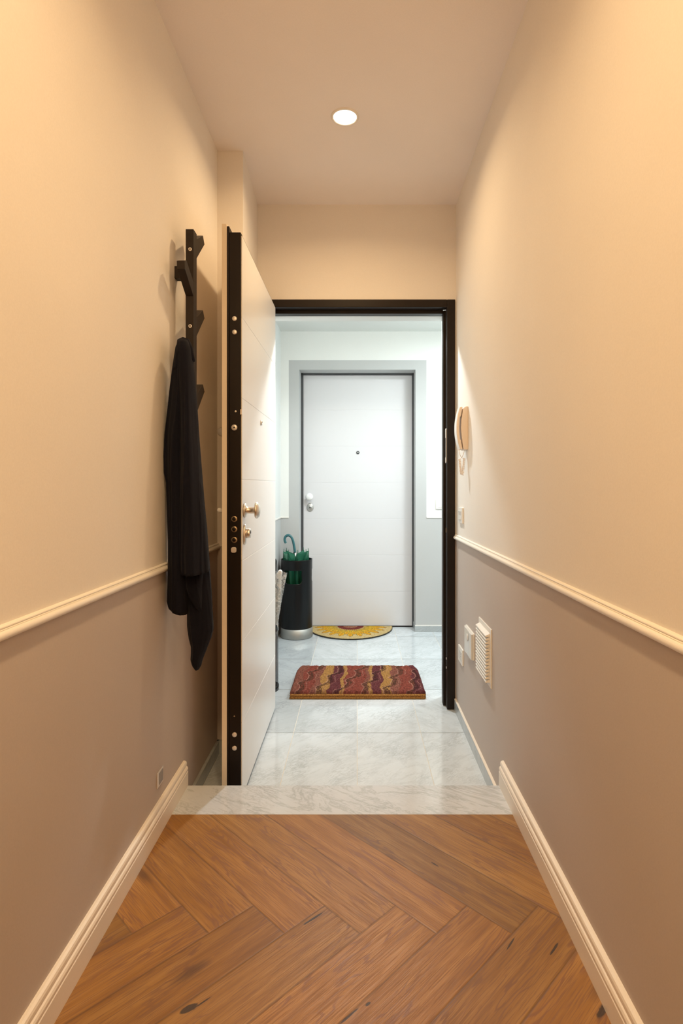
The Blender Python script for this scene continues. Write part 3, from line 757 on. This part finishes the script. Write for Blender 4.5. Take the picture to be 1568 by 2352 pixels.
# green umbrella standing in it
gu = thing('umbrella', 'green umbrella with teal crook handle standing in the black cylinder', 'umbrella', (SX, SY, .03))
vs, fs = [], []; n = 96; rows = 26
cx, cy = SX - .005, SY
for j in range(rows + 1):
    t = j / rows; z = .06 + (zT - .005 - .06) * t
    R = .018 + .088 * t ** .9
    for i in range(n):
        a = 2 * PI * i / n
        f = abs(math.sin(4 * a + .6))
        r = R * (.55 + .45 * f ** 1.4)
        zz = z
        if j >= rows - 1: zz = z + (.004 if j == rows - 1 else 0) + (.070 * f ** 7 if j == rows else .035 * f ** 5)
        vs.append((cx + r * math.cos(a), cy + r * math.sin(a), zz))
for j in range(rows):
    for i in range(n): fs.append((j * n + i, j * n + (i + 1) % n, (j + 1) * n + (i + 1) % n, (j + 1) * n + i))
obj('canopy', MB().add(vs, fs, True), M['green'], gu, fix=False)
for i in range(8):
    a = (PI / 2 - .6 + i * PI) / 4
    px_, py2 = cx + .103 * math.cos(a), cy + .103 * math.sin(a)
    obj('rib_tip', MB().tube([(px_, py2, zT - .03), (cx + .1 * math.cos(a), cy + .1 * math.sin(a), zT + .035), (cx + .098 * math.cos(a), cy + .098 * math.sin(a), zT + .085)], [.0055, .0042, .002], 8), M['green'], gu)
cn = []
for i in range(n):
    a = 2 * PI * i / n; f = abs(math.sin(4 * a + .6)); r = .104 * (.55 + .45 * f ** 1.4)
    cn.append((cx + r * math.cos(a), cy + r * math.sin(a), zT + .07 * f ** 7 - .004))
cn.append((cx, cy, zT + .035))
obj('canopy_top', MB().add(cn, [(i, (i + 1) % n, n) for i in range(n)], True), M['green'], gu, fix=False)
Yh = SY - .01
obj('shaft', MB().tube([P(681, 1300, Yh), P(677.5, 1268, Yh)], .0075, 14), M['steel'], gu)
hp = [(677.3, 1269), (675.5, 1256), (673, 1243), (669.5, 1234), (664.5, 1229.5), (659, 1229.5), (654.8, 1233), (653.2, 1239), (654.3, 1244), (656.5, 1247.5)]
def smooth(pts, it=2):
    for _ in range(it):
        q = [pts[0]]
        for a, b in zip(pts, pts[1:]):
            q += [tuple(.75 * u + .25 * v for u, v in zip(a, b)), tuple(.25 * u + .75 * v for u, v in zip(a, b))]
        pts = q + [pts[-1]]
    return pts
obj('crook_handle', MB().tube([P(a, b, Yh) for a, b in smooth(hp)], .0100, 16), M['teal'], gu)

# ------------------------------------------------------------------ wire mesh stand just past the doorway
mx, my, mr = -.543, 3.375, .072
ms = thing('umbrella_stand', 'black wire mesh umbrella stand half hidden behind the open door', 'umbrella stand', (mx, my, 0))
mzt = ZP(1432, my)
vs, fs = [], []; n = 64
for j, z in enumerate((.012, mzt)):
    for i in range(n): vs.append((mx + mr * math.cos(2 * PI * i / n), my + mr * math.sin(2 * PI * i / n), z))
for i in range(n): fs.append((i, (i + 1) % n, n + (i + 1) % n, n + i))
mo = obj('mesh_wall', MB().add(vs, fs, True), M['mesh'], ms, fix=False)
u = mo.data.uv_layers.new(name='UVMap')
for p in mo.data.polygons:
    for q, li in enumerate(p.loop_indices):
        i = p.index + (1 if q in (1, 2) else 0); u.data[li].uv = (i / n * 2 * PI * mr, mo.data.vertices[mo.data.loops[li].vertex_index].co.z)
obj('rim_band', MB().lathe([(mr - .002, -.040), (mr + .003, -.040), (mr + .0035, -.002), (mr, .002), (mr - .003, 0), (mr - .002, -.040)], (mx, my, mzt), 'z', 64, False), M['blackp'], ms)
obj('base_tray', MB().lathe([(.001, .001), (mr + .003, .001), (mr + .004, .028), (mr - .002, .030), (mr - .004, .008), (.001, .008)], (mx, my, 0), 'z', 64), M['blackp'], ms)
# clear umbrella
cu = thing('umbrella', 'clear plastic umbrella with white crook handle standing in the wire mesh stand', 'umbrella', (mx, my, .02))
Yu = my
def cone_film(rows_, n=40, wob=.25, seed=1):
    vs, fs = [], []
    for j, (py, xl, xr) in enumerate(rows_):
        a_, b_ = P(xl, py, Yu), P(xr, py, Yu); c = (a_ + b_) / 2; hw = (b_.x - a_.x) / 2
        for i in range(n):
            a = 2 * PI * i / n; r = 1 - wob * abs(math.sin(4 * a + seed)) * .6
            vs.append((c.x + hw * math.cos(a) * r, c.y - .018 + min(hw, .03) * math.sin(a) * r, c.z + (.006 * math.sin(8 * a) if j == 0 else 0)))
    for j in range(len(rows_) - 1):
        for i in range(n): fs.append((j * n + i, j * n + (i + 1) % n, (j + 1) * n + (i + 1) % n, (j + 1) * n + i))
    return MB().add(vs, fs, True)
obj('outer_film', cone_film([(1315, 612, 661), (1340, 614, 656), (1380, 618, 648), (1428, 622, 640), (1500, 624, 634), (1575, 627, 630)], wob=.1), M['film'], cu, fix=False)
M['milk'] = plain('milky_plastic', (.48, .50, .50), .35)
obj('folded_canopy', cone_film([(1352, 630, 647), (1362, 629, 648), (1400, 629, 644), (1428, 629, 639), (1575, 629, 633)], wob=.35, seed=2), M['milk'], cu, fix=False)
hp = [(641.5, 1362), (642, 1340), (643.5, 1322), (645.5, 1314), (644, 1311), (641, 1313), (638.2, 1320), (637.6, 1329)]
obj('crook_handle', MB().tube([P(a, b, Yu - .02) for a, b in smooth(hp)], .0085, 14), M['whiteh'], cu)
# black umbrella behind the door edge
bu = thing('umbrella', 'black umbrella handle poking up behind the open door edge in the mesh stand', 'umbrella', (-.50, my, .02))
obj('straight_handle', MB().tube([(XP(631.6, my + .038), my + .038, ZP(1318, my)), (XP(631.6, my + .038), my + .038, ZP(1290, my)), (XP(631.6, my + .038), my + .038, ZP(1285, my))], [.009, .010, .006], 16), M['blackp'], bu)
obj('folded_canopy', MB().tube([(XP(631.6, my + .038), my + .038, ZP(1318, my)), (XP(631, my + .038), my + .038, ZP(1345, my)), (-.53, my + .04, .05)], [.005, .014, .010], 16), M['blackp'], bu)

# ------------------------------------------------------------------ mats
def grid_mat(name, nx, ny, fpos, fcol, m, label, cat, skirt=None):
    vs, fs, col = [], [], []
    for j in range(ny + 1):
        for i in range(nx + 1):
            u, v = i / nx, j / ny; vs.append(fpos(u, v)); col.append(fcol(u, v))
    for j in range(ny):
        for i in range(nx):
            a = j * (nx + 1) + i; fs.append((a, a + 1, a + nx + 2, a + nx + 1))
    me = bpy.data.meshes.new(name); me.from_pydata(vs, [], fs)
    t = me.color_attributes.new('tone', 'FLOAT_COLOR', 'POINT')
    for i, c in enumerate(col): t.data[i].color = (*c, 1)
    for p in me.polygons: p.use_smooth = True
    me.materials.append(m)
    o = bpy.data.objects.new(name, me); C.objects.link(o); return o
def nz(x, y, z=0): return noise.noise(Vector((x, y, z)))
# red flame-pattern mat
my0, my1 = 3.222, 3.690
mx0, mx1 = XP(665, my0), XP(977.5, my0)
def halfw(v):      # rounded far corners
    s = 1.0
    if v > .70: s = 1 - .07 * ((v - .70) / .30) ** 3.2
    return s
def mpos(u, v):
    cxm = (mx0 + mx1) / 2; hw = (mx1 - mx0) / 2 * halfw(v)
    x = cxm + (u * 2 - 1) * hw; y = my0 + (my1 - my0) * v
    e = min(u, 1 - u) * (mx1 - mx0); f = min(v, 1 - v) * (my1 - my0)
    rr = .016; ed = min(e, f)
    k = 1 if ed > rr else math.sqrt(max(0, 1 - (1 - ed / rr) ** 2))
    z = .030 + .016 * k + .0045 * nz(x * 55, y * 55) * k + .003 * nz(x * 190, y * 190, 3) * k + .003 * nz(x * 9, y * 9, 7)
    x += .002 * nz(x * 120, y * 120, 9); y += .002 * nz(x * 120, y * 120, 19)
    return (x, y, z)
RED, ROSE, MAR, GOLD, BRN, PNK = (.20, .050, .034), (.20, .072, .050), (.115, .032, .034), (.34, .175, .055), (.075, .033, .020), (.40, .21, .16)
STR = [(0, ROSE), (.07, RED), (.17, ROSE), (.215, GOLD), (.29, MAR), (.375, GOLD), (.405, RED), (.56, ROSE), (.59, GOLD), (.615, MAR), (.69, GOLD), (.765, ROSE), (.83, RED), (.93, MAR)]
def tri(t): return math.sin(2 * PI * t) * .85 + .25 * math.sin(4 * PI * t + .8)
def mcol(u, v):
    wob = .010 * math.sin(v * 11 + u * 9) + .010 * nz(u * 25, v * 12)
    uu = u + wob + (.5 - v) * (.03)
    c = STR[0][1]
    for p, cc in STR:
        if uu >= p: c = cc
    # three meandering chains running obliquely
    for k, (u0, sl) in enumerate(((.12, .10), (.30, .14), (.47, .14), (.63, .14), (.80, .12), (.96, .08))):
        cu_ = u0 + sl * (v - .5) * 1.4 + .026 * tri(v * 2.6 + k * .37) + .012 * nz(u * 8, v * 9, k)
        d = u - cu_
        if -.020 < d < .020:
            q = min(1, max(.25, .75 + 1.1 * nz(u * 70, v * 40, 12))); b_ = BRN if c != MAR else (.05, .018, .016)
            c = tuple(m_ * (1 - q) + n_c * q for m_, n_c in zip(c, b_))
        elif -.028 < d <= -.020: c = tuple(.45 * m_ + .55 * n_c for m_, n_c in zip(c, PNK))
        elif .034 < d < .040: c = tuple(.6 * m_ + .4 * n_c for m_, n_c in zip(c, PNK))
    g = 1 + .6 * nz(u * 95, v * 50, 5) + .5 * nz(u * 230, v * 120, 8)
    if v < .03 or u < .012 or u > .988: c = tuple(q * .75 + w * .25 for q, w in zip(c, MAR))
    return tuple(max(.004, q * g) for q in c)
rm = thing('doormat', 'thick red and gold wavy-patterned doormat outside the doorway', 'doormat', ((mx0 + mx1) / 2, (my0 + my1) / 2, 0))
o = grid_mat('pile', 330, 190, mpos, mcol, M['pile'], '', ''); o.parent = rm; o.matrix_parent_inverse.identity(); 
for v in o.data.vertices: v.co -= rm.location
# golden braided backing: stacked rope-like layers following the outline
def outline(inset):
    pts = []
    cxm = (mx0 + mx1) / 2; W = (mx1 - mx0) / 2 - inset
    for k in range(101): pts.append((cxm - W + 2 * W * k / 100, my0 + inset))
    for k in range(1, 41): pts.append((cxm + W * halfw(k / 40), my0 + inset + (my1 - my0 - 2 * inset) * k / 40))
    W2 = W * halfw(1)
    for k in range(1, 101): pts.append((cxm + W2 - 2 * W2 * k / 100, my1 - inset))
    for k in range(1, 40): pts.append((cxm - W * halfw(1 - k / 40), my1 - inset - (my1 - my0 - 2 * inset) * k / 40))
    return pts
bk = MB(); pts = outline(.004)
bk.prism(pts, 'z', .001, .033)
for lay, z in enumerate((.008, .022)):
    L_ = pts[:141]
    for st_ in range(0, 2):
        path = []
        seg = []
        for (a, b) in zip(L_, L_[1:]):
            for q in range(5): seg.append((a[0] + (b[0] - a[0]) * q / 5, a[1] + (b[1] - a[1]) * q / 5))
        L2 = seg
        for i, p in enumerate(L2):
            an = i * .95 + st_ * PI
            path.append((p[0] + .0015 * math.cos(an), p[1] - .001 + .0022 * math.cos(an), z + .0035 * math.sin(an)))
        bk.tube(path, .0052, 6)
def straw():
    m, nt, b = mat('golden_coir_braid'); b.inputs['Roughness'].default_value = .9
    tc = N(nt, 'ShaderNodeTexCoord'); n = N(nt, 'ShaderNodeTexNoise', Scale=220.0, Detail=4.0, Roughness=.7); L(nt, tc.outputs['Object'], n.inputs['Vector'])
    L(nt, ramp(nt, n.outputs[0], [(.35, (.10, .035, .008)), (.52, (.38, .17, .035)), (.7, (.58, .33, .09))]), b.inputs['Base Color'])
    bump(nt, n.outputs[0], b, .6, .002); return m
M['straw'] = straw()
obj('braided_backing', bk, M['straw'], rm)

# half-round sunflower mat
hcx, hcy, hR = XP(805, 4.84), YDR - .018, .358
hD = hcy - F * CZ / (1470.5 - VY)
def hpos(u, v):
    a = PI * u; r = v
    x = hcx + hR * r * math.cos(a) * 1.0; y = hcy - hD * r * math.sin(a)
    z = .013 + .0015 * nz(x * 150, y * 150) - (.004 if v > .985 else 0)
    return (x, y, z)
YEL, ORG, SAND, DKB = (.66, .42, .045), (.62, .29, .02), (.56, .42, .20), (.13, .06, .02)
def hcol(u, v):
    a = PI * u; r = v
    x = r * math.cos(a); y = r * math.sin(a)
    g = 1 + .35 * nz(x * 90, y * 90) + .3 * nz(x * 30, y * 30, 4)
    c = SAND
    if r < .17: c = (.42, .22, .14) if nz(x * 45, y * 45, 2) > .0 else (.20, .05, .03)
    elif r < .31: c = (.17, .035, .030)
    else:
        for k, (np_, r0, r1, wd, off) in enumerate(((11, .28, .86, .60, .0), (11, .28, .70, .62, .5))):
            t = a / PI * np_ + off; fr_ = abs((t % 1.0) - .5) * 2
            s = (r - r0) / (r1 - r0)
            if 0 < s < 1:
                half = wd * (math.sin(PI * min(1, s ** 1.5)) ** .5 + .12) * (1 if s < .9 else .6)
                if fr_ < half:
                    c = ORG if s > .55 and fr_ < half * .5 else YEL
                    if fr_ > half - .10 + .05 * nz(x * 14, y * 14, 6): c = DKB
                    if fr_ < .06 and s < .5: c = DKB
    return tuple(max(.004, q * g) for q in c)
ym = thing('doormat', 'half-round yellow sunflower doormat in front of the far door', 'doormat', (hcx, hcy, 0))
o = grid_mat('coir_surface', 360, 120, hpos, hcol, M['coir'], '', ''); o.parent = ym
for v in o.data.vertices: v.co -= ym.location
he = MB().prism([(hcx + (hR - .001) * math.cos(PI * k / 72), hcy - (hD - .001) * math.sin(PI * k / 72)) for k in range(73)], 'z', .0008, .011)
obj('rubber_backing', he, M['black'], ym)

# ------------------------------------------------------------------ lights
def area(name, loc, size, power, col, spread=180, rot=(0, 0, 0)):
    l = bpy.data.lights.new(name, 'AREA'); l.shape = 'DISK'; l.size = size; l.energy = power; l.color = col; l.spread = math.radians(spread)
    o = bpy.data.objects.new(name, l); C.objects.link(o); o.location = loc; o.rotation_euler = rot; return o
WARM = (1.0, .69, .365); COOL = (.93, 1.0, 1.0)
area('corridor_light', (clx, cly, ZC - .006), .10, 7.0, WARM, 155)
area('corridor_light', (-.05, .85, ZC - .006), .10, 7.4, WARM, 140)
area('corridor_light', (-.05, -.65, ZC - .006), .2, 31.0, WARM, 180)  # unseen fill light behind the camera, added to lift the lower walls
area('landing_lamp', (.05, 3.60, ZCL - .035), .07, 22.0, COOL, 165, (math.radians(-14), 0, 0))
area('landing_lamp', (1.0, 3.7, ZCL - .004), .3, 28.0, COOL, 175)
w = bpy.data.worlds.new('world'); bpy.context.scene.world = w; w.use_nodes = True
w.node_tree.nodes['Background'].inputs[0].default_value = (.9, .8, .7, 1); w.node_tree.nodes['Background'].inputs[1].default_value = .05

# ------------------------------------------------------------------ camera
cam = bpy.data.cameras.new('camera'); co = bpy.data.objects.new('camera', cam); C.objects.link(co)
co.location = (0, 0, CZ); co.rotation_euler = (PI / 2, 0, 0)
cam.sensor_fit = 'VERTICAL'; cam.sensor_height = 36; cam.sensor_width = 24; cam.lens = 36 * F / 2352
cam.shift_x = -(VX - 784) / 2352; cam.shift_y = -(1176 - VY) / 2352
cam.clip_start = .02
sc = bpy.context.scene; sc.camera = co
sc.view_settings.view_transform = 'Standard'; sc.view_settings.look = 'None'; sc.view_settings.exposure = 0.0
sc.cycles.max_bounces = 12; sc.cycles.diffuse_bounces = 8; sc.cycles.transparent_max_bounces = 12
sc.cycles.sample_clamp_indirect = 4.0
sc.cycles.caustics_reflective = False; sc.cycles.caustics_refractive = False
